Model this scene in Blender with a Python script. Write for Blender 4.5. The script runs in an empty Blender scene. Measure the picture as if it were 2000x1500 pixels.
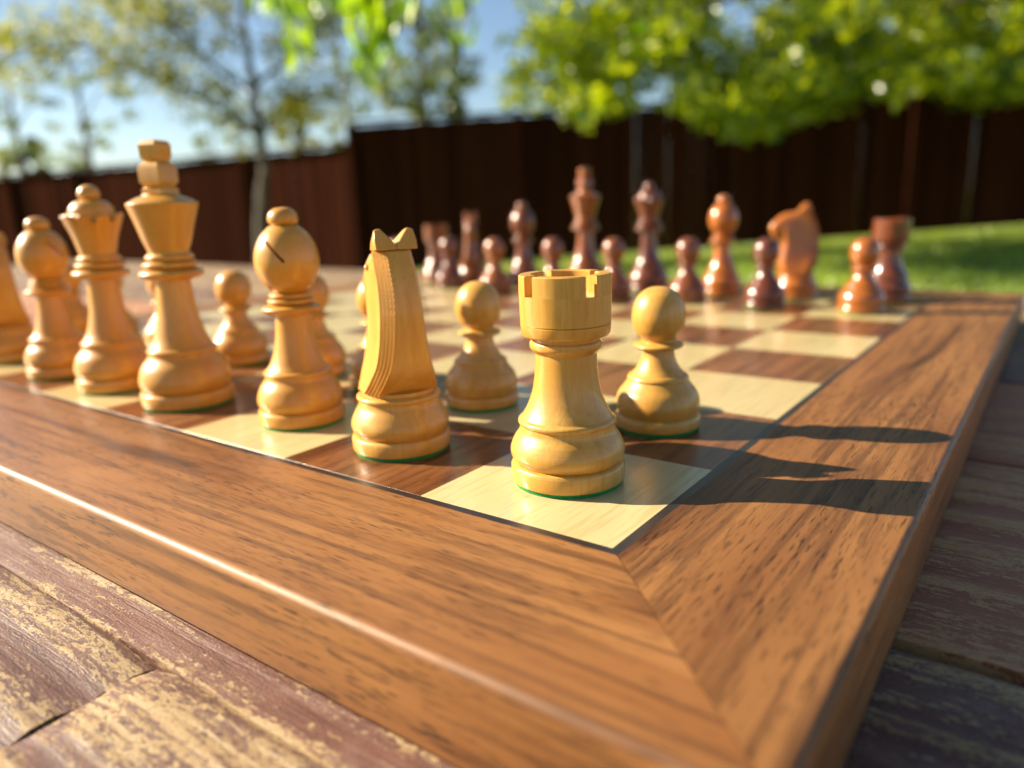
import bpy, bmesh, math, random
import numpy as np
from mathutils import Vector, Matrix, noise as mnoise

random.seed(7)
rng = np.random.default_rng(7)
sc = bpy.context.scene
COL = sc.collection
S = 0.055                      # one chess square in metres; the board's playing surface is z = 0

# ------------------------------------------------------------------ camera
CAM = np.array([1.2668, -2.3106, 1.2876]) * S
YAW, PITCH, ROLL, FPX = -0.6397, -0.2370, -0.0338, 1454.96
_f = np.array([math.cos(PITCH) * math.sin(YAW), math.cos(PITCH) * math.cos(YAW), math.sin(PITCH)])
_r = np.cross(_f, [0, 0, 1]); _r /= np.linalg.norm(_r)
_u = np.cross(_r, _f)
CR = math.cos(ROLL) * _r + math.sin(ROLL) * _u
CU = -math.sin(ROLL) * _r + math.cos(ROLL) * _u
cam = bpy.data.objects.new('camera', bpy.data.cameras.new('camera'))
COL.objects.link(cam)
cam.matrix_world = Matrix(((CR[0], CU[0], -_f[0], CAM[0]), (CR[1], CU[1], -_f[1], CAM[1]),
                           (CR[2], CU[2], -_f[2], CAM[2]), (0, 0, 0, 1)))
cam.data.sensor_width = 36.0
cam.data.lens = FPX / 2000 * 36
cam.data.clip_start = 0.005
cam.data.clip_end = 2000
cam.data.dof.use_dof = True
cam.data.dof.focus_distance = 3.28 * S
cam.data.dof.aperture_fstop = 7.5
sc.camera = cam

# ------------------------------------------------------------------ sky and sun
SUN_TRAVEL = Vector((1.71, 0.71, -1.0)).normalized()
to_sun = -SUN_TRAVEL
world = bpy.data.worlds.new('World'); sc.world = world
world.use_nodes = True
wn = world.node_tree.nodes; wl = world.node_tree.links
wn.clear()
sky = wn.new('ShaderNodeTexSky'); sky.sky_type = 'NISHITA'; sky.sun_disc = False
sky.sun_elevation = math.asin(to_sun.z)
sky.sun_rotation = math.atan2(to_sun.x, to_sun.y)
sky.air_density = 1.0; sky.dust_density = 0.3; sky.ozone_density = 2.2
bg = wn.new('ShaderNodeBackground'); bg.inputs['Strength'].default_value = 0.048
wo = wn.new('ShaderNodeOutputWorld')
wl.new(sky.outputs[0], bg.inputs['Color']); wl.new(bg.outputs[0], wo.inputs['Surface'])
sun = bpy.data.objects.new('sun', bpy.data.lights.new('sun', 'SUN'))
COL.objects.link(sun)
sun.data.energy = 5.0; sun.data.angle = math.radians(0.55); sun.data.color = (1.0, 0.87, 0.66)
sun.rotation_euler = SUN_TRAVEL.to_track_quat('-Z', 'Y').to_euler()
sun.location = (-3, -2, 4)
sc.view_settings.view_transform = 'Standard'
sc.view_settings.look = 'None'
sc.view_settings.exposure = 1.62
sc.view_settings.gamma = 1.0
sc.view_settings.use_curve_mapping = False
sc.cycles.use_denoising = True
sc.cycles.max_bounces = 8
sc.cycles.sample_clamp_indirect = 6

# ------------------------------------------------------------------ helpers
FH = np.array([math.sin(YAW), math.cos(YAW), 0.0])     # horizontal forward
RH = np.array([math.cos(YAW), -math.sin(YAW), 0.0])    # horizontal right
def lat(l, d, z=0.0):
    """point l metres right of and d metres ahead of the standpoint, at height z"""
    p = CAM * np.array([1, 1, 0]) + RH * l + FH * d
    return np.array([p[0], p[1], z])
def at(px, py, depth):
    """real place of something seen in that direction at that distance"""
    return CAM + depth * (_f + CR * (px - 1000) / FPX - CU * (py - 750) / FPX)

def tag(o, label=None, cat=None, group=None, kind=None):
    if label: o['label'] = label
    if cat: o['category'] = cat
    if group: o['group'] = group
    if kind: o['kind'] = kind
    return o
def empty(name, loc=(0, 0, 0), rz=0.0):
    o = bpy.data.objects.new(name, None); COL.objects.link(o)
    o.location = loc; o.rotation_euler = (0, 0, rz); o.empty_display_size = 0.02
    return o
def link(name, me, parent=None, loc=(0, 0, 0), rot=(0, 0, 0)):
    o = bpy.data.objects.new(name, me); COL.objects.link(o)
    o.location = loc; o.rotation_euler = rot
    if parent: o.parent = parent
    return o
def mesh_py(name, v, f, mat=None, smooth=None):
    me = bpy.data.meshes.new(name)
    me.from_pydata([tuple(x) for x in v], [], [tuple(x) for x in f])
    me.update()
    if smooth is not None:
        for p in me.polygons: p.use_smooth = True
        me.set_sharp_from_angle(angle=math.radians(smooth))
    if mat: me.materials.append(mat)
    return me
def box_mesh(name, size, mat, bevel=0.0, centre=(0, 0, 0), seg=2):
    bm = bmesh.new(); bmesh.ops.create_cube(bm, size=1)
    for v in bm.verts: v.co = Vector((v.co.x * size[0] + centre[0], v.co.y * size[1] + centre[1], v.co.z * size[2] + centre[2]))
    if bevel: bmesh.ops.bevel(bm, geom=bm.edges[:], offset=bevel, segments=seg, affect='EDGES', profile=0.5)
    me = bpy.data.meshes.new(name); bm.to_mesh(me); bm.free()
    for p in me.polygons: p.use_smooth = True
    me.set_sharp_from_angle(angle=math.radians(35))
    if mat: me.materials.append(mat)
    return me
def curve(pts, n=6):
    """Catmull-Rom through (r, z) points"""
    P = [np.array(p, float) for p in pts]
    if len(P) < 3: return [tuple(p) for p in P]
    Q = [2 * P[0] - P[1]] + P + [2 * P[-1] - P[-2]]
    out = []
    for i in range(1, len(Q) - 2):
        for k in range(n):
            t = k / n
            a, b, c, d = Q[i - 1], Q[i], Q[i + 1], Q[i + 2]
            out.append(tuple(0.5 * (2 * b + (c - a) * t + (2 * a - 5 * b + 4 * c - d) * t * t + (3 * b - a - 3 * c + d) * t ** 3)))
    out.append(tuple(P[-1]))
    return out
def prof(*runs):
    out = []
    for r in runs:
        c = curve(r)
        if out and abs(out[-1][0] - c[0][0]) + abs(out[-1][1] - c[0][1]) < 1e-6: c = c[1:]
        out += c
    return out
def lathe(name, pr, mat, seg=56, angle=38, warp=None, sc_=S):
    v, f = [], []
    rows = []
    for (r, z) in pr:
        if r < 1e-5:
            rows.append([len(v)]); v.append((0, 0, z * sc_)); continue
        row = []
        for k in range(seg):
            a = 2 * math.pi * k / seg
            rr, zz = (r, z) if warp is None else warp(r, z, a)
            row.append(len(v)); v.append((rr * math.cos(a) * sc_, rr * math.sin(a) * sc_, zz * sc_))
        rows.append(row)
    for A, B in zip(rows[:-1], rows[1:]):
        if len(A) == 1 and len(B) == 1: continue
        for k in range(seg):
            k2 = (k + 1) % seg
            if len(A) == 1: f.append((A[0], B[k2], B[k]))
            elif len(B) == 1: f.append((A[k], A[k2], B[0]))
            else: f.append((A[k], A[k2], B[k2], B[k]))
    if len(rows[0]) > 1: f.append(tuple(reversed(rows[0])))
    if len(rows[-1]) > 1: f.append(tuple(rows[-1]))
    return mesh_py(name, v, f, mat, angle)
def tube(pts, radii, seg=8):
    v, f = [], []
    P = [Vector(p) for p in pts]
    up = Vector((0.3, 0.2, 0.9)).normalized()
    for i, p in enumerate(P):
        t = (P[min(i + 1, len(P) - 1)] - P[max(i - 1, 0)]).normalized()
        n = t.cross(up)
        if n.length < 1e-3: n = t.cross(Vector((1, 0, 0)))
        n.normalize(); b = t.cross(n)
        for k in range(seg):
            a = 2 * math.pi * k / seg
            v.append(p + (n * math.cos(a) + b * math.sin(a)) * radii[i])
    for i in range(len(P) - 1):
        for k in range(seg):
            k2 = (k + 1) % seg
            f.append((i * seg + k, i * seg + k2, (i + 1) * seg + k2, (i + 1) * seg + k))
    f.append(tuple(range(seg - 1, -1, -1))); f.append(tuple(range((len(P) - 1) * seg, len(P) * seg)))
    return v, f
class Soup:
    def __init__(s): s.v, s.f = [], []
    def add(s, v, f):
        o = len(s.v); s.v += [tuple(x) for x in v]; s.f += [tuple(i + o for i in q) for q in f]
    def mesh(s, name, mat, smooth=40): return mesh_py(name, s.v, s.f, mat, smooth)

# ------------------------------------------------------------------ materials
class M:
    def __init__(s, name, **kw):
        s.m = bpy.data.materials.new(name); s.m.use_nodes = True
        s.t = s.m.node_tree; s.p = s.t.nodes['Principled BSDF']
        for k, v in kw.items(): s.p.inputs[k].default_value = v
    def n(s, typ, **kw):
        x = s.t.nodes.new(typ)
        for k, v in kw.items(): setattr(x, k, v)
        return x
    def l(s, a, b): s.t.links.new(a, b)
    def coord(s, scale, rnd=0.0, out='Object'):
        tc = s.n('ShaderNodeTexCoord'); src = tc.outputs[out]
        if rnd:
            oi = s.n('ShaderNodeObjectInfo')
            mul = s.n('ShaderNodeVectorMath', operation='SCALE'); mul.inputs[0].default_value = (3.1, 1.7, 2.3)
            sm = s.n('ShaderNodeMath', operation='MULTIPLY'); s.l(oi.outputs['Random'], sm.inputs[0]); sm.inputs[1].default_value = rnd
            s.l(sm.outputs[0], mul.inputs['Scale'])
            ad = s.n('ShaderNodeVectorMath', operation='ADD'); s.l(src, ad.inputs[0]); s.l(mul.outputs[0], ad.inputs[1]); src = ad.outputs[0]
        mp = s.n('ShaderNodeMapping'); mp.inputs['Scale'].default_value = scale
        s.l(src, mp.inputs['Vector']); return mp.outputs[0]
    def noise(s, vec, scale=1.0, detail=3.0, rough=0.55, dist=0.0):
        x = s.n('ShaderNodeTexNoise'); x.inputs['Scale'].default_value = scale; x.inputs['Detail'].default_value = detail
        x.inputs['Roughness'].default_value = rough; x.inputs['Distortion'].default_value = dist
        if vec is not None: s.l(vec, x.inputs['Vector'])
        return x.outputs['Fac']
    def ramp(s, fac, stops, interp='LINEAR'):
        x = s.n('ShaderNodeValToRGB'); x.color_ramp.interpolation = interp
        e = x.color_ramp.elements
        while len(e) < len(stops): e.new(0.5)
        for q, (pos, c) in zip(e, stops):
            q.position = pos; q.color = (c, c, c, 1) if isinstance(c, (int, float)) else (*c, 1)
        s.l(fac, x.inputs['Fac']); return x.outputs['Color']
    def mix(s, fac, a, b, mode='MIX'):
        x = s.n('ShaderNodeMix', data_type='RGBA', blend_type=mode)
        for i, q in ((0, fac), (6, a), (7, b)):
            if isinstance(q, (int, float)): x.inputs[i].default_value = q
            elif isinstance(q, tuple): x.inputs[i].default_value = (*q, 1)
            else: s.l(q, x.inputs[i])
        return x.outputs[2]
    def math(s, op, a, b=0.0):
        x = s.n('ShaderNodeMath', operation=op)
        for i, q in ((0, a), (1, b)):
            if isinstance(q, (int, float)): x.inputs[i].default_value = q
            else: s.l(q, x.inputs[i])
        return x.outputs[0]
    def attr(s, name, typ='GEOMETRY'):
        x = s.n('ShaderNodeAttribute'); x.attribute_name = name; x.attribute_type = typ; return x.outputs['Fac']
    def base(s, c): s.l(c, s.p.inputs['Base Color'])
    def bump(s, h, strength=0.2, dist=0.001):
        x = s.n('ShaderNodeBump'); x.inputs['Strength'].default_value = strength; x.inputs['Distance'].default_value = dist
        s.l(h, x.inputs['Height']); s.l(x.outputs[0], s.p.inputs['Normal'])

def walnut(name, light, mid, dark, rough=0.3, pore=0.75, coat=0.25, axis=0, spec=0.3):
    """figured veneer with grain along the local x (axis 0) or y (axis 1) axis"""
    m = M(name, Roughness=rough); m.p.inputs['Specular IOR Level'].default_value = spec
    sw = (lambda a, b: (a, b, b)) if axis == 0 else (lambda a, b: (b, a, b))
    broad = m.noise(m.coord(sw(5, 42), 9), 1, 3, 0.6, 0.9)
    fine = m.noise(m.coord(sw(14, 330), 9), 1, 3, 0.6, 0.3)
    c = m.ramp(broad, [(0.30, dark), (0.41, mid), (0.60, light)])
    c = m.mix(m.ramp(fine, [(0.36, 0.65), (0.53, 0.0)]), c, dark)
    pores = m.noise(m.coord(sw(165, 2300), 9), 1, 2, 0.5, 0.2)
    dens = m.noise(m.coord(sw(22, 70), 9), 1, 2)
    pm = m.math('MULTIPLY', m.ramp(pores, [(0.34, 1.0), (0.44, 0.0)]), m.ramp(dens, [(0.32, 0.25), (0.62, 1.0)]))
    pm = m.math('MULTIPLY', pm, pore)
    c = m.mix(pm, c, tuple(x * 0.22 for x in dark))
    m.base(c)
    m.p.inputs['Coat Weight'].default_value = coat; m.p.inputs['Coat Roughness'].default_value = 0.14
    m.l(m.ramp(broad, [(0.3, rough * 0.85), (0.7, rough * 1.25)]), m.p.inputs['Roughness'])
    m.bump(pm, 0.12, 0.0004)
    return m.m
MAT_RAIL = walnut('walnut_rail', (0.27, 0.118, 0.036), (0.195, 0.077, 0.0225), (0.06, 0.023, 0.009), rough=0.46, coat=0.03, pore=0.9)
MAT_DARK_SQ = walnut('walnut_square', (0.23, 0.09, 0.030), (0.16, 0.058, 0.019), (0.055, 0.02, 0.009), rough=0.30, coat=0.15, axis=1, spec=0.45)

def maple():
    m = M('maple_square', Roughness=0.25)
    a = m.noise(m.coord((40, 5, 40), 9), 1, 3, 0.5, 0.5)
    b = m.noise(m.coord((500, 40, 500), 9), 1, 2)
    c = m.ramp(a, [(0.3, (0.49, 0.38, 0.18)), (0.7, (0.56, 0.46, 0.24))])
    c = m.mix(m.ramp(b, [(0.36, 0.4), (0.5, 0.0)]), c, (0.36, 0.24, 0.10))
    oi = m.n('ShaderNodeObjectInfo')
    c = m.mix(m.ramp(oi.outputs['Random'], [(0.0, 0.0), (1.0, 0.3)]), c, (0.46, 0.34, 0.15))
    m.base(c); m.p.inputs['Coat Weight'].default_value = 0.2; m.p.inputs['Coat Roughness'].default_value = 0.15
    return m.m
MAT_LIGHT_SQ = maple()
def simple(name, col, rough=0.5, var=0.25, scale=60, metal=0.0):
    m = M(name, Roughness=rough, Metallic=metal)
    a = m.noise(m.coord((scale, scale, scale), 5), 1, 4)
    m.base(m.mix(m.ramp(a, [(0.3, 0.0), (0.7, 1.0)]), tuple(x * (1 - var) for x in col), tuple(min(1, x * (1 + var)) for x in col)))
    return m.m
MAT_INLAY = simple('ebonised_inlay', (0.022, 0.018, 0.018), 0.3)
MAT_BASE = simple('board_underside', (0.03, 0.02, 0.015), 0.7)
MAT_FELT = simple('green_felt', (0.003, 0.21, 0.04), 0.95, 0.5, 2500)

def turned(name, light, dark, rough, coat, tone=None):
    """lacquered turned wood, vertical grain"""
    m = M(name, Roughness=rough)
    a = m.noise(m.coord((160, 160, 14), 7), 1, 3, 0.55, 0.8)
    b = m.noise(m.coord((1500, 1500, 130), 7), 1, 2)
    big = m.noise(m.coord((26, 26, 16), 7), 1, 2, 0.5, 0.6)
    c = m.ramp(a, [(0.28, dark), (0.62, light)])
    c = m.mix(m.ramp(b, [(0.34, 0.6), (0.5, 0.0)]), c, dark)
    c = m.mix(m.ramp(big, [(0.35, 0.55), (0.62, 0.0)]), c, dark)
    if tone:
        t = m.attr('tone', 'OBJECT')
        c = m.mix(t, c, tone)
    rings = m.noise(m.coord((20, 20, 2600), 7), 1, 1)
    m.base(c)
    m.p.inputs['Coat Weight'].default_value = coat; m.p.inputs['Coat Roughness'].default_value = 0.11
    m.bump(rings, 0.14, 0.0002)
    return m.m
MAT_BOX = turned('lacquered_boxwood', (0.63, 0.355, 0.078), (0.49, 0.225, 0.028), 0.38, 0.3, tone=(0.62, 0.235, 0.009))
MAT_ROSE = turned('lacquered_rosewood', (0.22, 0.052, 0.013), (0.055, 0.013, 0.007), 0.27, 0.6, tone=(0.40, 0.115, 0.01))

def weathered():
    m = M('weathered_stained_plank', Roughness=0.6)
    wear = m.attr('wear', 'OBJECT')
    ridge = m.attr('ridge')
    grain = m.noise(m.coord((28, 520, 200), 6), 1, 4, 0.65, 0.4)
    chip = m.noise(m.coord((330, 880, 500), 6), 1, 6, 0.75, 0.6)       # millimetre chips
    flake = m.noise(m.coord((85, 430, 300), 6), 1, 5, 0.7, 0.5)         # longer flakes along the grain
    patch = m.noise(m.coord((9, 26, 20), 6), 1, 3, 0.6, 0.7)
    speck = m.noise(m.coord((1300, 2200, 900), 6), 1, 3, 0.65)
    def term(x, w): return m.math('MULTIPLY', m.math('SUBTRACT', x, 0.5), w)
    k = term(chip, 1.5)
    for x, w in ((flake, 0.9), (patch, 0.75), (ridge, 0.42), (grain, 0.45), (speck, 0.5)): k = m.math('ADD', k, term(x, w))
    k = m.math('ADD', k, m.math('SUBTRACT', wear, 0.5))
    mask = m.ramp(k, [(0.0, 0.0), (0.03, 1.0)])
    fuzz = m.noise(m.coord((60, 240, 120), 6), 1, 4, 0.6)
    paint = m.ramp(fuzz, [(0.3, (0.075, 0.027, 0.019)), (0.5, (0.125, 0.05, 0.035)), (0.72, (0.17, 0.10, 0.085))])
    paint = m.mix(m.ramp(speck, [(0.36, 0.8), (0.46, 0.0)]), paint, (0.028, 0.013, 0.011))
    bare = m.ramp(grain, [(0.28, (0.11, 0.058, 0.026)), (0.42, (0.28, 0.175, 0.078)), (0.58, (0.40, 0.28, 0.14)), (0.78, (0.38, 0.32, 0.25))])
    bare = m.mix(m.ramp(speck, [(0.36, 0.8), (0.47, 0.0)]), bare, (0.10, 0.055, 0.028))
    stain_lift = m.attr('stain_lift', 'OBJECT')                                   # red-brown staining, its colour also lifted to offset the board's shade
    paint = m.mix(stain_lift, paint, m.mix(0.8, paint, (0.36, 0.11, 0.042)))
    bare = m.mix(stain_lift, bare, m.mix(0.6, bare, (0.55, 0.27, 0.11)))
    m.base(m.mix(mask, paint, bare))
    m.l(m.ramp(mask, [(0.0, 0.5), (1.0, 0.75)]), m.p.inputs['Roughness'])
    h = m.math('SUBTRACT', m.math('ADD', m.math('MULTIPLY', grain, 0.8), m.math('MULTIPLY', speck, 0.35)), m.math('MULTIPLY', mask, 0.5))
    m.bump(h, 0.55, 0.0009)
    return m.m
MAT_PLANK = weathered()

def fence_mat():
    m = M('brown_stained_fence', Roughness=0.85); m.p.inputs['Specular IOR Level'].default_value = 0.0
    a = m.noise(m.coord((30, 30, 2.2), 9), 1, 4, 0.6, 0.5)
    c = m.ramp(a, [(0.3, (0.034, 0.0105, 0.006)), (0.7, (0.058, 0.018, 0.0105))])
    oi = m.n('ShaderNodeObjectInfo')
    c = m.mix(m.ramp(oi.outputs['Random'], [(0.0, 0.0), (1.0, 0.85)]), c, (0.019, 0.0068, 0.0042))
    m.base(c); m.bump(a, 0.3, 0.004); return m.m
MAT_FENCE = fence_mat()
def leaf_mat(name, a, b, trans=0.5):
    m = M(name)
    t = m.t; t.nodes.remove(m.p)
    g = m.n('ShaderNodeNewGeometry')
    c = m.ramp(g.outputs['Random Per Island'], [(0.0, a), (1.0, b)])
    d = m.n('ShaderNodeBsdfDiffuse'); tr = m.n('ShaderNodeBsdfTranslucent'); gl = m.n('ShaderNodeBsdfGlossy')
    gl.inputs['Roughness'].default_value = 0.35
    m.l(c, d.inputs['Color'])
    tc = m.mix(1.0, c, (1.5, 1.5, 0.5), 'MULTIPLY'); m.l(tc, tr.inputs['Color'])
    s1 = m.n('ShaderNodeMixShader'); s1.inputs[0].default_value = trans
    m.l(d.outputs[0], s1.inputs[1]); m.l(tr.outputs[0], s1.inputs[2])
    s2 = m.n('ShaderNodeMixShader'); s2.inputs[0].default_value = 0.06
    m.l(s1.outputs[0], s2.inputs[1]); m.l(gl.outputs[0], s2.inputs[2])
    m.l(s2.outputs[0], t.nodes['Material Output'].inputs['Surface'])
    return m.m
MAT_LEAF_MAPLE = leaf_mat('maple_leaves', (0.04, 0.11, 0.002), (0.46, 0.50, 0.006), 0.6)
MAT_LEAF_OLIVE = leaf_mat('olive_leaves', (0.06, 0.08, 0.008), (0.34, 0.32, 0.018), 0.6)
MAT_LEAF_NEAR = leaf_mat('willow_leaves', (0.17, 0.33, 0.008), (0.36, 0.48, 0.015), 0.5)
MAT_LEAF_PALE = leaf_mat('pale_leaves', (0.08, 0.115, 0.03), (0.20, 0.23, 0.06), 0.45)
MAT_NEEDLE = leaf_mat('conifer_needles', (0.03, 0.055, 0.035), (0.07, 0.11, 0.06), 0.2)
MAT_BARK = simple('bark', (0.085, 0.06, 0.042), 0.85, 0.4, 40)
MAT_GRASS = leaf_mat('grass_blades', (0.13, 0.23, 0.008), (0.32, 0.42, 0.014), 0.45)
def lawn_mat():
    m = M('lawn_turf', Roughness=0.9)
    a = m.noise(m.coord((0.8, 0.8, 0.8)), 1, 5, 0.6)
    b = m.noise(m.coord((35, 35, 35)), 1, 4, 0.65)
    c = m.ramp(a, [(0.3, (0.07, 0.14, 0.008)), (0.5, (0.20, 0.27, 0.009)), (0.7, (0.31, 0.34, 0.014))])
    c = m.mix(m.ramp(b, [(0.35, 0.6), (0.6, 0.0)]), c, (0.03, 0.06, 0.008))
    m.base(c); m.bump(b, 0.8, 0.03); return m.m
MAT_LAWN = lawn_mat()

# ------------------------------------------------------------------ lawn
GZ = CAM[2] - 0.85
def ground_z(l, d):
    t = max(0.0, min(1.0, (d - 1.0) / 5.0)); k = max(-5.0, min(8.5, l))
    far = max(0.0, min(1.0, (d - 16) / 20))
    return GZ + 0.055 * k * t * (1 - far)
def axis_vals():
    a = [-600, -250, -110, -60, -36, -24] + list(np.arange(-18, 18.1, 1.0)) + [24, 36, 60, 110, 250, 600]
    return a
ax = axis_vals(); v = []; f = []
for i, d in enumerate(ax):
    for l in ax: v.append(lat(l, d + 8, ground_z(l, d + 8)))
n = len(ax)
for i in range(n - 1):
    for j in range(n - 1): f.append((i * n + j, i * n + j + 1, (i + 1) * n + j + 1, (i + 1) * n + j))
tag(link('lawn', mesh_py('lawn', v, f, MAT_LAWN, 60)), kind='structure')

# ------------------------------------------------------------------ patio table
TZ = -0.3585 * S - 0.0006
table = empty('patio_table', (-11 * S, 4 * S, GZ))
tag(table, 'weathered dark brown stained plank table under the chessboard', 'table')
TX0, TX1 = -32.0, 9.0
def plank(x0, x1, y0, y1, nx, ny, wear, seed, stain_lift=0.0, ridges=17, th=0.5):
    """plank with raised grain ridges, in table coordinates (squares)"""
    rn = random.Random(seed)
    ph = [rn.uniform(0, 50) for _ in range(4)]
    v, f, att = [], [], []
    cx, cy = (x0 + x1) / 2, (y0 + y1) / 2
    for j in range(ny + 1):
        t = j / ny
        for i in range(nx + 1):
            x = x0 + (x1 - x0) * i / nx; y = y0 + (y1 - y0) * t
            w = mnoise.noise((x * 0.11 + ph[0], y * 0.4, 0)) * 0.35
            q = (y + w) * ridges / 2.45
            h = 0.5 + 0.9 * mnoise.noise((q + ph[1], x * 0.02, 3.0)) + 0.35 * mnoise.noise((q * 2.3 + ph[2], x * 0.05, 9.0))
            h = max(0.0, min(1.0, h))
            e = min(t, 1 - t) * (y1 - y0)
            drop = 0.012 * max(0, 1 - e / 0.025) ** 2
            ex = min(x - x0, x1 - x); drop += 0.03 * max(0, 1 - ex / 0.06) ** 2
            if i in (0, nx): x += 0.012 * mnoise.noise((y * 6 + ph[3], i, 0)) + 0.010 * mnoise.noise((y * 25 + ph[3], i, 5))
            v.append(((x - cx) * S, (y - cy) * S, (-0.022 * (1 - h) - drop) * S)); att.append(h)
    nn = nx + 1
    for j in range(ny):
        for i in range(nx): f.append((j * nn + i, j * nn + i + 1, (j + 1) * nn + i + 1, (j + 1) * nn + i))
    # skirt and underside
    ring = [i for i in range(nn)] + [j * nn + nx for j in range(1, ny + 1)] + [ny * nn + i for i in range(nx - 1, -1, -1)] + [j * nn for j in range(ny - 1, 0, -1)]
    b = len(v)
    for k in ring: v.append((v[k][0], v[k][1], -th * S)); att.append(0.0)
    L = len(ring)
    for k in range(L): f.append((ring[k], b + k, b + (k + 1) % L, ring[(k + 1) % L]))
    f.append(tuple(b + k for k in reversed(range(L))))
    me = mesh_py('plank', v, f, MAT_PLANK, 50)
    a = me.attributes.new('ridge', 'FLOAT', 'POINT'); a.data.foreach_set('value', att)
    o = link('plank', me, table, (cx * S - table.location.x, cy * S - table.location.y, TZ - table.location.z))
    o['wear'] = wear; o['stain_lift'] = stain_lift
    return o
gp = 0.05
plank(TX0, -1.403, -3.55, -1.10 - 0.003, 120, 60, 0.38, 11)
plank(-1.397, TX1, -3.55, -1.10 - 0.003, 70, 60, 0.51, 12)
plank(TX0, TX1, -1.10 + 0.003, 0.53, 190, 44, 0.43, 13, 0.08)
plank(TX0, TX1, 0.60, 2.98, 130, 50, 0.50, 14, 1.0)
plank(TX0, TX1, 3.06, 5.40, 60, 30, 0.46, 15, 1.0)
plank(TX0, TX1, 5.48, 7.80, 40, 20, 0.45, 16)
plank(TX0, TX1, 7.88, 10.05, 40, 20, 0.5, 17)
plank(TX0, TX1, 10.13, 12.2, 40, 20, 0.5, 18)
zt = TZ - 0.5 * S - 0.001
for (yy) in (-3.0, 11.6):
    o = link('apron', box_mesh('apron', ((TX1 - TX0 - 3) * S, 0.025, 0.08), MAT_PLANK, 0.003), table,
             ((TX0 + TX1) / 2 * S - table.location.x, yy * S - table.location.y, zt - 0.04 - table.location.z)); o['wear'] = 0.3
for xx in (TX0 + 2, TX1 - 2):
    for yy in (-2.4, 11.0):
        h = zt - GZ + 0.06
        o = link('leg', box_mesh('leg', (0.075, 0.075, h), MAT_PLANK, 0.004), table,
                 (xx * S - table.location.x, yy * S - table.location.y, zt - h / 2 - table.location.z)); o['wear'] = 0.3

# ------------------------------------------------------------------ chessboard
W = 0.912; TH = 0.3585
board = empty('chessboard', (-4 * S, 4 * S, -TH * S))
tag(board, 'walnut and maple chessboard with broad mitred frame lying on the weathered table', 'chessboard')
bx, by, bz = -4 * S, 4 * S, -TH * S
IN = 0.042                          # black inlay width
def in_board(x, y, z): return (x * S - bx, y * S - by, z * S - bz)
sq = {}
for dark in (0, 1):
    sq[dark] = box_mesh('square', (S - 0.00006, S - 0.00006, 0.003), (MAT_LIGHT_SQ, MAT_DARK_SQ)[dark], 0.00006, (0, 0, -0.0015), 1)
for i in range(8):
    for j in range(8):
        link('dark_square' if (i + j) % 2 else 'light_square', sq[(i + j) % 2], board, in_board(-(i + .5), j + .5, 0))
for k in range(4):                  # inlay strips and mitred rails, each with its own local x along the grain
    a = k * math.pi / 2
    o = link('inlay_strip', mesh_py('inlay_strip', [(s * (4 + m * IN) * S, (-4 - m * IN) * S, z) for z in (0.0, -0.003) for (s, m) in ((-1, 0), (1, 0), (1, 1), (-1, 1))],
             [(3, 2, 1, 0), (4, 5, 6, 7), (0, 1, 5, 4), (1, 2, 6, 5), (2, 3, 7, 6), (3, 0, 4, 7)], MAT_INLAY), board, (0, 0, TH * S), (0, 0, a))
    # rail cross-section: top flat, rounded outer arris, vertical side
    hi, ho = 4 + IN + 0.0001, 4 + W
    R = 0.036
    sec = [(hi, TH), (ho - R, TH)] + [(ho - R + R * math.sin(t), TH - R + R * math.cos(t)) for t in np.linspace(0.26, math.pi / 2, 6)] + [(ho, 0.02), (ho - 0.02, 0.0), (hi, 0.0)]
    v = []; f = []
    for s in (-1, 1):
        for (q, z) in sec: v.append((s * (q - 0.0026) * S, -q * S, z * S))
    L = len(sec)
    for q in range(L): f.append((q, (q + 1) % L, L + (q + 1) % L, L + q))
    f.append(tuple(reversed(range(L)))); f.append(tuple(range(L, 2 * L)))
    me = mesh_py('frame_rail', v, f, MAT_RAIL, 40)
    bm = bmesh.new(); bm.from_mesh(me); bmesh.ops.recalc_face_normals(bm, faces=bm.faces[:]); bm.to_mesh(me); bm.free()
    link('frame_rail', me, board, (0, 0, 0), (0, 0, a))
link('base_panel', box_mesh('base_panel', (8.06 * S, 8.06 * S, 0.012), MAT_BASE, 0, (0, 0, TH * S - 0.0035 - 0.006)), board)

# ------------------------------------------------------------------ chess pieces
def felt(r): return lathe('felt_pad', [(r - 0.018, 0.0), (r - 0.014, 0.0), (r - 0.012, 0.017), (0, 0.017)], MAT_FELT, 40)
def foot(r, h, zr):
    """base rim and bulge of a turned piece: r radius, h height of the bulge top, zr rim height"""
    return [[(0, 0.014), (r - 0.02, 0.014)], [(r - 0.02, 0.014), (r - 0.004, 0.02), (r, 0.03)], [(r, 0.03), (r + 0.001, zr - 0.018)],
            [(r + 0.001, zr - 0.018), (r - 0.006, zr - 0.004), (r - 0.02, zr + 0.002)]]
def p_pawn():
    return prof(*foot(0.242, 0, 0.088),
        [(0.222, 0.09), (0.236, 0.125), (0.238, 0.165), (0.222, 0.215), (0.190, 0.258), (0.172, 0.285)],
        [(0.172, 0.285), (0.174, 0.298), (0.166, 0.312)], [(0.166, 0.312), (0.150, 0.318)],
        [(0.150, 0.318), (0.118, 0.36), (0.096, 0.41), (0.088, 0.458)],
        [(0.088, 0.458), (0.125, 0.468), (0.140, 0.482), (0.125, 0.496), (0.092, 0.506)],
        [(0.092, 0.506), (0.092, 0.516)],
        [(0.092, 0.516), (0.128, 0.56), (0.147, 0.615), (0.149, 0.665), (0.136, 0.725), (0.104, 0.775), (0.055, 0.806), (0, 0.815)])
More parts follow.
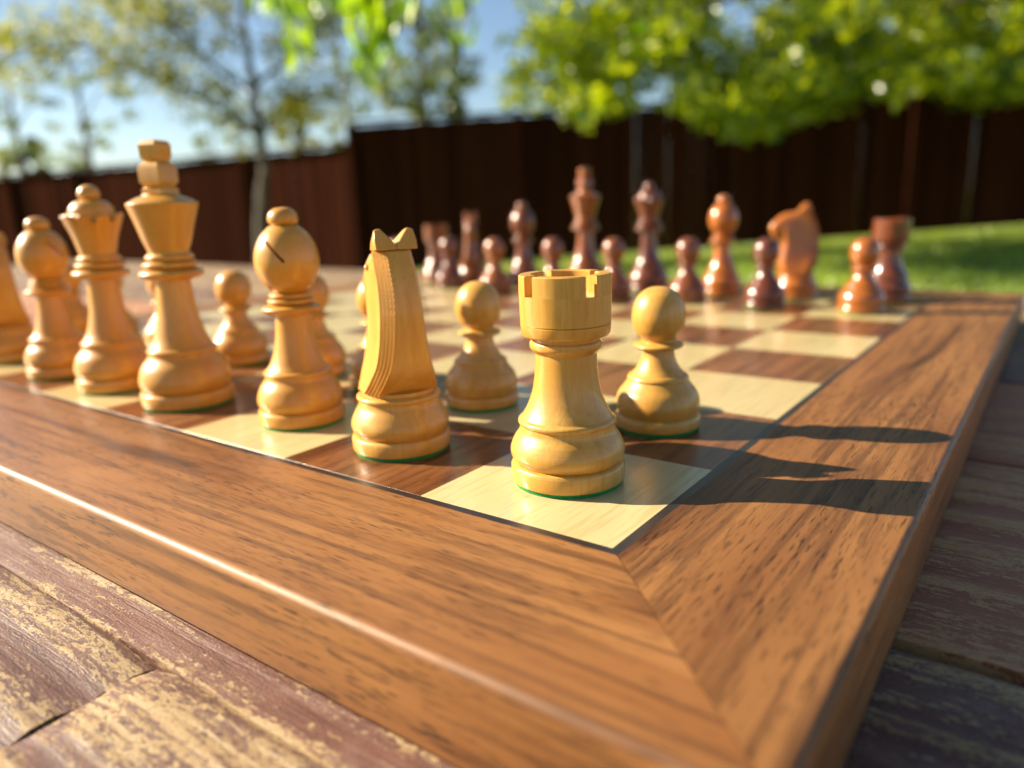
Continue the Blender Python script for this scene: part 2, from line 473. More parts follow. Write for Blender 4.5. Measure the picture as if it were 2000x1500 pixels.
def p_rook():
    return prof(*foot(0.268, 0, 0.105),
        [(0.245, 0.107), (0.266, 0.14), (0.268, 0.175), (0.250, 0.22), (0.226, 0.256), (0.220, 0.285)],
        [(0.220, 0.285), (0.229, 0.296), (0.227, 0.31), (0.212, 0.322)],
        [(0.212, 0.322), (0.185, 0.37), (0.160, 0.44), (0.146, 0.53), (0.141, 0.618)],
        [(0.141, 0.618), (0.150, 0.628), (0.165, 0.645), (0.166, 0.668), (0.158, 0.680)], [(0.158, 0.680), (0.160, 0.698)],
        [(0.160, 0.698), (0.196, 0.703)], [(0.196, 0.703), (0.203, 0.712)], [(0.203, 0.712), (0.206, 0.752)],
        [(0.206, 0.752), (0.2015, 0.755)], [(0.2015, 0.755), (0.2065, 0.759)], [(0.2065, 0.759), (0.2094, 0.888)], [(0.2094, 0.888), (0, 0.888)])
def p_bishop_low():
    return prof(*foot(0.262, 0, 0.1),
        [(0.240, 0.102), (0.258, 0.135), (0.259, 0.175), (0.238, 0.235), (0.206, 0.28), (0.198, 0.305)],
        [(0.198, 0.305), (0.207, 0.318), (0.203, 0.334), (0.188, 0.342)],
        [(0.188, 0.342), (0.160, 0.385), (0.132, 0.46), (0.112, 0.56), (0.102, 0.678)],
        [(0.102, 0.678), (0.150, 0.690), (0.176, 0.712), (0.165, 0.730), (0.120, 0.742)],
        [(0.120, 0.742), (0.136, 0.752), (0.136, 0.770), (0.112, 0.780)],
        [(0.112, 0.780), (0.126, 0.790), (0.124, 0.804), (0.098, 0.814)], [(0.098, 0.814), (0, 0.814)])
def p_bishop_head():
    return prof([(0, 0.812), (0.098, 0.812)],
        [(0.098, 0.812), (0.150, 0.868), (0.183, 0.945), (0.190, 1.01), (0.176, 1.085), (0.138, 1.155), (0.086, 1.205)], [(0.086, 1.205), (0, 1.215)])
def p_bishop_ball():
    return prof([(0, 1.198), (0.05, 1.2), (0.082, 1.222), (0.089, 1.25), (0.076, 1.285), (0.045, 1.307), (0, 1.314)])
def p_king():
    return prof(*foot(0.306, 0, 0.112),
        [(0.28, 0.114), (0.30, 0.15), (0.301, 0.21), (0.276, 0.28), (0.232, 0.335), (0.218, 0.365)],
        [(0.218, 0.365), (0.228, 0.38), (0.224, 0.398), (0.208, 0.408)],
        [(0.208, 0.408), (0.175, 0.47), (0.148, 0.56), (0.125, 0.68), (0.112, 0.86)],
        [(0.112, 0.86), (0.170, 0.873), (0.207, 0.900), (0.196, 0.925), (0.150, 0.942)],
        [(0.150, 0.942), (0.176, 0.955), (0.176, 0.978), (0.140, 0.992)],
        [(0.140, 0.992), (0.154, 1.006), (0.152, 1.026), (0.132, 1.04)], [(0.132, 1.04), (0.130, 1.06)],
        [(0.130, 1.06), (0.158, 1.14), (0.186, 1.24), (0.222, 1.352)], [(0.222, 1.352), (0.224, 1.366), (0.215, 1.374)],
        [(0.215, 1.374), (0.17, 1.398), (0.118, 1.418)], [(0.118, 1.418), (0.114, 1.43)], [(0.114, 1.43), (0, 1.432)])
def p_queen():
    return prof(*foot(0.288, 0, 0.108),
        [(0.263, 0.11), (0.284, 0.145), (0.285, 0.195), (0.262, 0.262), (0.220, 0.315), (0.208, 0.345)],
        [(0.208, 0.345), (0.217, 0.358), (0.213, 0.375), (0.198, 0.384)],
        [(0.198, 0.384), (0.165, 0.44), (0.138, 0.53), (0.118, 0.65), (0.107, 0.842)],
        [(0.107, 0.842), (0.165, 0.854), (0.198, 0.880), (0.188, 0.905), (0.145, 0.92)],
        [(0.145, 0.92), (0.168, 0.932), (0.168, 0.956), (0.135, 0.97)],
        [(0.135, 0.97), (0.148, 0.984), (0.146, 1.004), (0.128, 1.018)], [(0.128, 1.018), (0.126, 1.036)],
        [(0.126, 1.036), (0.140, 1.10), (0.162, 1.18), (0.205, 1.292)], [(0.205, 1.292), (0.198, 1.306)],
        [(0.198, 1.306), (0.172, 1.296), (0.158, 1.315)], [(0.158, 1.315), (0.146, 1.36), (0.112, 1.402), (0.06, 1.42)], [(0.06, 1.42), (0, 1.422)])
def p_queen_ball():
    return prof([(0, 1.405), (0.045, 1.412), (0.072, 1.44), (0.075, 1.468), (0.058, 1.503), (0.028, 1.522), (0, 1.526)])
def p_knight_base():
    return prof(*foot(0.266, 0, 0.1),
        [(0.243, 0.102), (0.262, 0.135), (0.263, 0.172), (0.242, 0.222), (0.220, 0.262), (0.216, 0.29)],
        [(0.216, 0.29), (0.226, 0.30), (0.224, 0.314), (0.210, 0.322)], [(0.210, 0.322), (0.196, 0.326)], [(0.196, 0.326), (0.196, 0.345)], [(0.196, 0.345), (0, 0.345)])
def queen_warp(r, z, a):
    if z > 1.26 and r > 0.165:
        c = abs(math.sin(a * 4.5)); k = (1 - c) ** 1.5
        return r * (1.02 - 0.14 * k), z + 0.012 - 0.085 * k
    return r, z
def turret(mat):
    v, f = [], []
    ro, ri, z0, z1 = 0.2095, 0.150, 0.886, 0.978
    w = 0.135                                   # half angle of each saw cut
    def seg(a0, a1):
        N = 14; b = len(v)
        for k in range(N + 1):
            a = a0 + (a1 - a0) * k / N; c, s = math.cos(a), math.sin(a)
            for (r, z) in ((ro, z0), (ro, z1 - 0.005), (ro - 0.005, z1), (ri + 0.004, z1), (ri, z1 - 0.004), (ri, z0)):
                v.append((r * c * S, r * s * S, z * S))
        for k in range(N):
            for q in range(6):
                q2 = (q + 1) % 6
                f.append((b + k * 6 + q, b + (k + 1) * 6 + q, b + (k + 1) * 6 + q2, b + k * 6 + q2))
        f.append(tuple(b + q for q in range(6))); f.append(tuple(b + N * 6 + q for q in reversed(range(6))))
    cuts = [math.radians(a) for a in (0, 90, 187, 270, 360)]
    for k in range(4): seg(cuts[k] + w, cuts[k + 1] - w)
    return mesh_py('turret', v, f, mat, 30)
def finial(mat):
    pts = [(0.086, 1.43), (0.086, 1.46), (0.070, 1.472), (0.076, 1.485), (0.090, 1.502), (0.092, 1.585), (0.082, 1.615), (0.058, 1.636), (0.066, 1.652), (0.074, 1.668), (0.076, 1.738), (0.064, 1.76), (0.045, 1.767)]
    v, f = [], []
    for (h, z) in pts:
        c = h * 0.16                                   # small chamfer on the four upright edges
        for (x, y) in ((h, -h + c), (h, h - c), (h - c, h), (-h + c, h), (-h, h - c), (-h, -h + c), (-h + c, -h), (h - c, -h)): v.append((x * S, y * S, z * S))
    for i in range(len(pts) - 1):
        for k in range(8): f.append((i * 8 + k, i * 8 + (k + 1) % 8, (i + 1) * 8 + (k + 1) % 8, (i + 1) * 8 + k))
    f.append(tuple(reversed(range(8)))); f.append(tuple(range((len(pts) - 1) * 8, len(pts) * 8)))
    return mesh_py('finial', v, f, mat, 25)
def bishop_head(mat):
    me = lathe('mitre', p_bishop_head(), mat, 56)
    o = bpy.data.objects.new('tmp', me); COL.objects.link(o)
    # diagonal saw cut through the mitre
    c = Vector((-0.085, -0.20, 1.075)) * S
    t = Vector((0.116, 0, -0.13)).normalized(); d = Vector((-0.42, -0.85, 0.25)).normalized(); nrm = t.cross(d).normalized(); d = nrm.cross(t)
    cm = box_mesh('cut', (0.20 * S, 0.17 * S, 0.017 * S), mat)
    cm.transform(Matrix(((t.x, d.x, nrm.x, c.x), (t.y, d.y, nrm.y, c.y), (t.z, d.z, nrm.z, c.z), (0, 0, 0, 1))))
    k = bpy.data.objects.new('tmpcut', cm); COL.objects.link(k)
    md = o.modifiers.new('b', 'BOOLEAN'); md.object = k; md.operation = 'DIFFERENCE'; md.solver = 'EXACT'
    bpy.context.view_layer.update()
    dg = bpy.context.evaluated_depsgraph_get()
    res = bpy.data.meshes.new_from_object(o.evaluated_get(dg)); res.name = 'mitre'
    bpy.data.objects.remove(o); bpy.data.objects.remove(k)
    for p in res.polygons: p.use_smooth = True
    res.set_sharp_from_angle(angle=math.radians(38))
    return res
def knight_parts(mat):
    secs = [(0.342, .222, -.150, .190, .206), (0.37, .230, -.172, .178, .196), (0.42, .238, -.204, .160, .178), (0.50, .238, -.232, .136, .150), (0.60, .222, -.244, .120, .132),
            (0.70, .205, -.246, .110, .121), (0.80, .225, -.240, .104, .114), (0.90, .225, -.222, .097, .110), (0.98, .185, -.192, .090, .109), (1.05, .12, -.156, .082, .105), (1.072, .09, -.144, .078, .104), (1.08, .06, -.130, .07, .094)]
    P = curve_n(secs, 7)
    v, f = [], []; cnt = None
    for row, (z, yf, yb, hf, hb) in enumerate(P):
        nick = (0.004 if row % 2 else 0.0) if 0.78 < z < 1.05 else 0.0
        right = [(hb - 0.045 - nick, yb)]
        for k in range(1, 9):                       # carved mane lines on the side of the neck
            y = yb + 0.0125 * k
            right.append((hb - 0.045 + 0.0056 * k - (0.009 if k % 2 else 0.0) - nick * (1 - k / 8), y))
        right += [(hf * 1.02, yb + 0.16), (hf * 1.04, (yb + yf) / 2 + 0.05), (hf * 0.92, yf - 0.06), (hf * 0.55, yf - 0.012), (0, yf)]
        ring = right + [(-x, y) for x, y in reversed(right[:-1])]
        cnt = len(ring)
        rmax = 0.236 + max(0.0, z - 0.345) * 0.8        # rounded foot that sits on the pedestal
        for (x, y) in ring:
            q = min(1.0, rmax / math.hypot(x, y)); v.append((x * q * S, y * q * S, z * S))
    for i in range(len(P) - 1):
        for k in range(cnt):
            k2 = (k + 1) % cnt
            f.append((i * cnt + k, i * cnt + k2, (i + 1) * cnt + k2, (i + 1) * cnt + k))
    f.append(tuple(reversed(range(cnt)))); f.append(tuple(range((len(P) - 1) * cnt, len(P) * cnt)))
    neck = mesh_py('neck', v, f, mat, 28)
    # muzzle
    v, f = [], []; seg = 20
    ms = [((0, .945), .088, .15), ((.09, .93), .09, .155), ((.17, .90), .086, .145), ((.23, .865), .078, .13), ((.275, .84), .072, .115), ((.305, .822), .06, .095), ((.32, .815), .035, .055)]
    for ((y, z), hx, hz) in ms:
        for k in range(seg):
            a = 2 * math.pi * k / seg
            c, s_ = math.cos(a), math.sin(a)
            c = math.copysign(abs(c) ** 0.75, c); s_ = math.copysign(abs(s_) ** 0.75, s_)
            v.append((c * hx * S, (y + s_ * hz * 0.45) * S, (z + s_ * hz * 0.89) * S))
    for i in range(len(ms) - 1):
        for k in range(seg):
            k2 = (k + 1) % seg
            f.append((i * seg + k, i * seg + k2, (i + 1) * seg + k2, (i + 1) * seg + k))
    f.append(tuple(reversed(range(seg)))); f.append(tuple(range((len(ms) - 1) * seg, len(ms) * seg)))
    muz = mesh_py('muzzle', v, f, mat, 40)
    ears = []
    for s in (-1, 1):
        out = [(0.109, 1.083), (0.112, 1.13), (0.104, 1.182), (0.072, 1.19), (0.001, 1.108), (0.001, 1.083)]
        v = []
        for (x, z) in out: v.append((s * x * S, (-0.147 + (z - 1.08) * 0.45) * S, z * S))
        for (x, z) in out: v.append((s * x * 0.9 * S, (0.01 - (z - 1.08) * 0.7) * S, (1.075 + (z - 1.08) * 0.96) * S))
        L = len(out)
        f = [tuple(range(L)), tuple(reversed(range(L, 2 * L)))] + [(k, L + k, L + (k + 1) % L, (k + 1) % L) for k in range(L)]
        me = mesh_py('ear', v, f, mat, 30)
        bm = bmesh.new(); bm.from_mesh(me); bmesh.ops.recalc_face_normals(bm, faces=bm.faces[:])
        bmesh.ops.bevel(bm, geom=bm.edges[:], offset=0.004 * S, segments=1, affect='EDGES'); bm.to_mesh(me); bm.free()
        ears.append(me)
    eye = lathe('eye', [(0, -0.018), (0.012, -0.014), (0.018, 0), (0.012, 0.014), (0, 0.018)], mat, 12)
    return neck, muz, ears, eye
def curve_n(rows, n):
    P = [np.array(p, float) for p in rows]
    Q = [2 * P[0] - P[1]] + P + [2 * P[-1] - P[-2]]
    out = []
    for i in range(1, len(Q) - 2):
        for k in range(n):
            t = k / n; a, b, c, d = Q[i - 1:i + 3]
            out.append(0.5 * (2 * b + (c - a) * t + (2 * a - 5 * b + 4 * c - d) * t * t + (3 * b - a - 3 * c + d) * t ** 3))
    out.append(P[-1]); return out

def build_set(mat):
    k = {}
    kn, km, ke, kEye = knight_parts(mat)
    k['pawn'] = [('body', lathe('body', p_pawn(), mat)), ('felt_pad', felt(0.242))]
    k['rook'] = [('body', lathe('body', p_rook(), mat)), ('turret', turret(mat)), ('felt_pad', felt(0.268))]
    k['bishop'] = [('body', lathe('body', p_bishop_low(), mat)), ('mitre', bishop_head(mat)), ('ball', lathe('ball', p_bishop_ball(), mat, 32)), ('felt_pad', felt(0.262))]
    k['king'] = [('body', lathe('body', p_king(), mat)), ('finial', finial(mat)), ('felt_pad', felt(0.306))]
    k['queen'] = [('body', lathe('body', p_queen(), mat, 90, 38, queen_warp)), ('ball', lathe('ball', p_queen_ball(), mat, 32)), ('felt_pad', felt(0.288))]
    k['knight'] = [('pedestal', lathe('pedestal', p_knight_base(), mat)), ('neck', kn), ('muzzle', km), ('ear', ke[0]), ('ear', ke[1]), ('felt_pad', felt(0.266)), ('eye', kEye), ('eye', kEye)]
    return k
PALE, DARK = build_set(MAT_BOX), build_set(MAT_ROSE)
def piece(kind, pale, x, y, rz, label, tone=0.0):
    adj = 'boxwood' if pale else 'rosewood'
    root = empty('chess_' + kind, (x * S, y * S, 0.00005), math.radians(rz))
    tag(root, label, 'chess ' + kind, ('pale' if pale else 'dark') + ' chess pieces')
    eyes = 0; neck = None
    for (n, me) in (PALE if pale else DARK)[kind]:
        loc = (0, 0, 0)
        if n == 'eye':
            loc = ((-0.086, 0.086)[eyes] * S, 0.12 * S, 0.985 * S); eyes += 1
        o = link(n, me, neck if n in ('muzzle', 'ear', 'eye') else root, loc)
        if n == 'neck': neck = o
        if n != 'felt_pad': o['tone'] = tone
    return root
# pale side, near rank then pawns
piece('rook', 1, -.535, .535, 65, 'pale boxwood rook on the light corner square nearest the camera')
piece('knight', 1, -1.575, .475, 63, 'pale boxwood knight seen from behind, left of the corner rook', 0.15)
piece('bishop', 1, -2.51, .54, 53, 'pale boxwood bishop with saw cut, between the knight and the pale king', 0.35)
piece('king', 1, -3.62, .43, 20, 'tall pale boxwood king with blocky cross finial', 0.35)
piece('queen', 1, -4.57, .41, 15, 'pale boxwood queen with scalloped crown beside the pale king', 0.38)
piece('bishop', 1, -5.50, .40, 120, 'pale boxwood bishop left of the pale queen', 0.42)
piece('knight', 1, -6.70, .46, 78, 'pale boxwood knight cut off by the left edge of the picture', 0.38)
for (x, y, lab) in ((-.545, 1.53, 'pale boxwood pawn just behind the corner rook, casting the longest pawn shadow'), (-1.76, 1.42, 'pale boxwood pawn seen between the near knight and the corner rook'),
                    (-2.73, 1.46, 'pale boxwood pawn half hidden behind the near pale knight'), (-3.5, 1.47, 'pale boxwood pawn half hidden behind the near pale bishop'),
                    (-4.52, 1.47, 'pale boxwood pawn standing free between the pale king and bishop'), (-5.7, 1.5, 'pale boxwood pawn almost wholly hidden behind the pale king'),
                    (-6.8, 1.5, 'pale boxwood pawn hidden behind the pale queen'), (-7.72, 1.5, 'pale boxwood pawn peeping out behind the leftmost pale bishop')):
    piece('pawn', 1, x, y, random.uniform(0, 360), lab, min(0.4, max(0.0, (-x - 0.6) * 0.1)))
# dark side, far rank then pawns
piece('rook', 0, -.42, 7.52, 20, 'dark rosewood rook at the right end of the far row', 0.05)
piece('knight', 0, -1.48, 7.5, 118, 'orange brown rosewood knight in profile facing left', 0.85)
piece('bishop', 0, -2.45, 7.5, 200, 'orange brown rosewood bishop left of the profile knight', 0.8)
piece('queen', 0, -3.53, 7.5, 10, 'dark rosewood queen with small ball on her crown', 0.05)
piece('king', 0, -4.57, 7.5, 60, 'tall dark rosewood king with orange finial', 0.35)
piece('bishop', 0, -5.72, 7.5, 80, 'slim dark rosewood bishop left of the dark king', 0.15)
piece('knight', 0, -6.78, 7.5, 215, 'dark rosewood knight facing the viewer in the far row', 0.45)
piece('rook', 0, -7.55, 7.5, 35, 'dark rosewood rook at the left end of the far row', 0.15)
for (x, y, t, lab) in ((-.49, 6.52, .65, 'orange brown rosewood pawn in front of the right far rook'), (-1.54, 6.5, .0, 'dark purple brown rosewood pawn in front of the profile knight'),
                       (-2.55, 6.6, .2, 'rosewood pawn between the dark queen and the orange bishop'), (-3.57, 6.55, .25, 'rosewood pawn between the dark king and the dark queen'),
                       (-4.57, 6.6, .1, 'rosewood pawn left of the dark king, seen over the pale rook'), (-5.53, 6.5, .5, 'reddish rosewood pawn right of the front facing dark knight'),
                       (-6.72, 6.85, .1, 'dark rosewood pawn in front of the left far rook'), (-7.52, 6.5, .2, 'dark rosewood pawn glimpsed through the ears of the pale knight')):
    piece('pawn', 0, x, y, random.uniform(0, 360), lab, t)

# ------------------------------------------------------------------ fences
def fence(l0, d0, l1, d1, z_top0, z_top1, label, seed, board_w=0.143):
    rn = random.Random(seed)
    A, B = lat(l0, d0), lat(l1, d1)
    L = float(np.linalg.norm(B - A)); dirv = (B - A) / L; ang = math.atan2(dirv[1], dirv[0])
    root = empty('fence', (A[0], A[1], ground_z(l0, d0)), ang)
    tag(root, label, 'fence', 'brown board fences')
    z0 = ground_z(l0, d0)
    variants = [box_mesh('board', (board_w - 0.0005, 0.019, 1.0), MAT_FENCE, 0.002, (0, 0, 0.5), 1) for _ in range(1)]
    nB = int(L / board_w)
    for i in range(nB):
        t = (i + 0.5) / nB
        gz = ground_z(l0 + (l1 - l0) * t, d0 + (d1 - d0) * t) + 0.03 - z0
        top = z_top0 + (z_top1 - z_top0) * t - z0 + rn.uniform(-0.014, 0.008)
        o = link('board', variants[0], root, ((i + 0.5) * board_w, rn.uniform(-0.009, 0.009), gz), (0, 0, rn.gauss(0, 0.012)))
        o.scale = (0.985 if rn.random() < 0.10 else 1.0, 1, top - gz)
    nP = max(1, round(L / 2.4))
    for i in range(nP + 1):
        t = i / nP
        gz = ground_z(l0 + (l1 - l0) * t, d0 + (d1 - d0) * t) - 0.1 - z0
        top = z_top0 + (z_top1 - z_top0) * t - z0
        link('post', box_mesh('post', (0.1, 0.1, top - gz + 0.02), MAT_FENCE, 0.004, (0, 0, (top - gz) / 2), 1), root, (t * L, -0.062, gz))
    slope = math.atan2(z_top1 - z_top0, L)
    link('cap_rail', box_mesh('cap_rail', (L + 0.1, 0.15, 0.036), MAT_FENCE, 0.004, (L / 2, -0.02, 0), 1), root, (0, 0, z_top0 - z0 + 0.04), (0, -slope, 0))
    return root
CZ = CAM[2]
fence(-2.22, 11.66, 7.6, 9.16, CZ + 1.2, CZ + 1.2, 'dark brown board fence behind the dark chess pieces, its taller nearer run', 3)
fence(-14.5, 18.74, -2.24, 11.70, CZ + 0.88, CZ + 0.92, 'reddish brown sunlit board fence behind the pale pieces, its lower run', 4)

# ------------------------------------------------------------------ trees and leaves
def leaves(name, pts, size, mat, droop=0.3, aspect=0.5):
    """one mesh of many folded leaf blades at the given points"""
    P = np.asarray(pts); n = len(P)
    d = rng.normal(size=(n, 3)); d[:, 2] = d[:, 2] * 0.6 - droop; d /= np.linalg.norm(d, axis=1)[:, None]
    w = np.cross(d, rng.normal(size=(n, 3))); w /= np.linalg.norm(w, axis=1)[:, None] + 1e-9
    nn = np.cross(d, w)
    s = size * rng.uniform(0.65, 1.25, n)[:, None]
    b = P - d * s * 0.5; tip = P + d * s * 0.5
    l = P + w * s * aspect * 0.5 + nn * s * 0.08; r = P - w * s * aspect * 0.5 + nn * s * 0.08
    V = np.stack([b, l, tip, r], 1).reshape(-1, 3)
    base = np.arange(n)[:, None] * 4
    F = np.concatenate([base + np.array([0, 1, 2]), base + np.array([0, 2, 3])], 1).reshape(-1, 3)
    me = bpy.data.meshes.new(name)
    me.vertices.add(len(V)); me.vertices.foreach_set('co', V.ravel().astype(np.float32))
    me.loops.add(F.size); me.loops.foreach_set('vertex_index', F.ravel().astype(np.int32))
    me.polygons.add(len(F)); me.polygons.foreach_set('loop_start', np.arange(0, F.size, 3, dtype=np.int32))
    me.update(calc_edges=True); me.validate(); me.materials.append(mat)
    return me
def cluster(c, r, n, flat=0.7):
    q = rng.normal(size=(n, 3)); q /= np.linalg.norm(q, axis=1)[:, None]
    q *= (rng.uniform(0.15, 1.0, n) ** 0.5)[:, None] * r
    q[:, 2] *= flat
    return np.asarray(c) + q
def tree(name, label, base, limbs, pts, leaf_size, mat, droop=0.3, aspect=0.5, group=None, bark=MAT_BARK, soup=None):
    root = empty(name, base)
    tag(root, label, 'tree', group)
    sp = Soup()
    for (pp, r0, r1) in limbs:
        n = len(pp); sp.add(*tube(pp, [r0 + (r1 - r0) * (i / (n - 1)) for i in range(n)], 8))
    o = link('trunk', sp.mesh('trunk', bark), root); o.matrix_parent_inverse = Matrix.Translation(-Vector(base))
    o = link('crown', leaves('crown', pts, leaf_size, mat, droop, aspect), root); o.matrix_parent_inverse = Matrix.Translation(-Vector(base))
    return root
def wob(pts, n=4, k=0.03):
    """resample a polyline smoothly with a little irregularity"""
    c = curve_n(pts, n); 
    return [p + rng.normal(size=3) * k * (0 if i in (0, len(c) - 1) else 1) for i, p in enumerate(c)]

# slender tree before the left fence
D = 9.3
def L_(x, y, d=D): return at(x, y, d)
b0 = L_(506, 560); b0[2] = ground_z(-3.2, D) - 0.02
limbs = [(wob([b0, L_(512, 430), L_(517, 330), L_(505, 240), L_(492, 150), L_(478, 60), L_(470, -60), L_(462, -260)], 4, 0.015), 0.085, 0.02),
         (wob([L_(508, 270), L_(470, 235), L_(400, 195), L_(340, 165), L_(260, 120, 9.0), L_(150, 95, 8.8), L_(40, 110, 8.6), L_(-60, 140, 8.5)], 3, 0.02), 0.04, 0.008),
         (wob([L_(497, 180), L_(420, 130), L_(350, 60), L_(280, 20), L_(190, -40)], 3, 0.02), 0.03, 0.008),
         (wob([L_(495, 170), L_(560, 110), L_(610, 60), L_(680, 20), L_(760, -60)], 3, 0.02), 0.03, 0.008),
         (wob([L_(510, 260), L_(560, 215), L_(610, 190), L_(650, 195)], 3, 0.015), 0.02, 0.006),
         (wob([L_(480, 70), L_(400, 0), L_(300, -100), L_(200, -200)], 3, 0.02), 0.025, 0.008),
         (wob([L_(474, 0), L_(560, -80), L_(640, -180)], 3, 0.02), 0.025, 0.008)]
pts = []
for (pp, r0, r1) in limbs[1:]:
    for i, p in enumerate(pp):
        if i < 2: continue
        for _ in range(3):
            pts.append(cluster(p + rng.normal(size=3) * np.array([.22, .22, .16]) + np.array([0, 0, 0.08]), 0.25, 50))
for _ in range(95):
    pts.append(cluster(L_(rng.uniform(120, 720), rng.uniform(-360, 70), D + rng.normal() * 0.7), 0.32, 52))
for _ in range(26):
    pts.append(cluster(L_(rng.uniform(20, 330), rng.uniform(20, 160), 8.8 + rng.normal() * 0.3), 0.2, 22))
for _ in range(75):  # dense foliage above the view, added to cast shade on the lawn
    pts.append(cluster(lat(rng.uniform(-5.0, -1.6), rng.uniform(7.2, 9.4), GZ + rng.uniform(3.7, 5.3)), 0.34, 60))
tree('slender_tree', 'slender tree with sparse olive leaves standing before the left fence', tuple(b0), limbs, np.concatenate(pts), 0.075, MAT_LEAF_OLIVE, 0.3, 0.55)

# big leafy tree at the right, trunk outside the picture, boughs reaching in over the fence
D2 = 7.2
b1 = lat(6.6, 6.6); b1[2] = ground_z(6.6, 6.6) - 0.05
tk = [np.array(b1), b1 + np.array([0, 0, 1.2]), b1 + np.array([-.1, .1, 2.4]), b1 + np.array([-.2, .2, 4.5])]
fork = b1 + np.array([-.05, .05, 1.9])
limbs = [(wob(tk, 4, 0.02), 0.17, 0.05)]
for (x, y, d) in ((1250, 40, 7.0), (1480, 120, 6.6), (1750, 60, 6.6), (1100, -150, 7.4), (1600, -250, 7.2), (1900, -60, 6.2), (1350, -350, 8.0)):
    e = at(x, y, d); mid = (fork + e) / 2 + np.array([0, 0, 0.5])
    limbs.append((wob([fork, mid, e], 6, 0.04), 0.06, 0.012))
pts = []
def low(x):   # lower outline of the crown in the view
    return np.interp(x, [980, 1060, 1120, 1180, 1250, 1320, 1400, 1470, 1540, 1620, 1700, 1850, 2050, 2300], [60, 120, 222, 200, 172, 185, 232, 255, 222, 198, 172, 176, 182, 172])
for _ in range(560):
    x = rng.uniform(1040, 2250); y = low(x) + 8 - abs(rng.normal()) * 105 - rng.uniform(0, 30)
    if 1405 < x < 1450 and 30 < y < 75: continue
    if 1270 < x < 1340 and 110 < y < 200: continue
    if x < 1180 and rng.uniform() < 0.45: continue
    pts.append(cluster(at(x, y, D2 + rng.normal() * 0.6), 0.24, 46))
for _ in range(130):
    x = rng.uniform(1040, 2400); y = rng.uniform(-520, 40)
    pts.append(cluster(at(x, y, D2 + rng.normal() * 0.9), 0.34, 42))
for _ in range(24):
    x = rng.uniform(985, 1120); y = rng.uniform(70, 205)
    pts.append(cluster(at(x, y, 7.8 + rng.normal() * 0.3), 0.15, 16))
for _ in range(46):                     # loose tips hanging below the crown
    x = rng.uniform(1110, 1680); y = low(x) + rng.uniform(-5, 34)
    pts.append(cluster(at(x, y, D2 - 0.3 + rng.normal() * 0.3), 0.10, 7))
tree('broadleaf_tree', 'big bright green broadleaf tree overhanging the dark fence', tuple(b1), limbs, np.concatenate(pts), 0.105, MAT_LEAF_MAPLE, 0.35, 0.62)

# long-leaved bough hanging in from above, much nearer
b2 = lat(2.3, -2.6); b2[2] = ground_z(2.3, -2.6) - 0.05
crotch = b2 + np.array([0, 0, 2.9])
tw = [np.array(at(720, -300, 2.35)), np.array(at(560, -260, 2.6)), np.array(at(860, -300, 2.95))]
limbs = [(wob([np.array(b2), b2 + np.array([0, 0, 1.3]), crotch, crotch + np.array([.1, .2, 1.2])], 4, 0.02), 0.14, 0.06)]
pts = []
def hang(x0, y0, x1, y1, d, n, spread=0.03):
    a, b = at(x0, y0, d), at(x1, y1, d)
    limbs.append((wob([a + np.array([0, 0, 0.0]), (a + b) / 2 + np.array([0.01, 0, 0.02]), b], 3, 0.004), 0.006, 0.002))
    for k in range(n):
        t = rng.uniform(0.05, 1.0) ** 0.4
        pts.append((a + (b - a) * t + rng.normal(size=3) * spread)[None, :])
for e in tw: limbs.append((wob([crotch, (crotch + e) / 2 + np.array([0, 0, .55]), e], 5, 0.03), 0.05, 0.01))
hang(712, -330, 720, 135, 2.2, 46, 0.024); hang(725, -250, 752, 85, 2.2, 40, 0.026); hang(725, -250, 700, 40, 2.3, 20, 0.03); hang(735, -250, 690, 0, 2.4, 18, 0.03)
hang(560, -260, 612, 80, 2.6, 22, 0.03); hang(560, -260, 568, 115, 2.7, 22, 0.03); hang(560, -260, 520, 5, 2.5, 34, 0.03); hang(560, -260, 660, 5, 2.6, 24, 0.03)
hang(860, -300, 905, 60, 3.0, 16, 0.04); hang(860, -300, 810, 10, 2.9, 34, 0.04); hang(860, -300, 870, -10, 2.8, 30, 0.04)
hung = np.concatenate(pts)
over = [cluster(lat(rng.uniform(-2.2, 4.5), rng.uniform(-5.0, 1.2), GZ + rng.uniform(2.9, 5.6)), 0.6, 60) for _ in range(45)]  # unseen crown overhead, added to cut sky light and green the shade
for (l, d, z) in ((-1.2, -1.0, 3.6), (3.8, -3.5, 4.4), (1.0, -4.0, 4.6), (0.5, 0.6, 4.0), (3.5, -0.5, 4.2)):
    e = lat(l, d, GZ + z); limbs.append((wob([crotch, (crotch + e) / 2 + np.array([0, 0, .3]), e], 5, 0.03), 0.05, 0.012))
pts = [hung] + over
tree('willow_tree', 'hanging bough of long bright green leaves at the top of the picture', tuple(b2), limbs, np.concatenate(pts), 0.125, MAT_LEAF_NEAR, 1.8, 0.27)

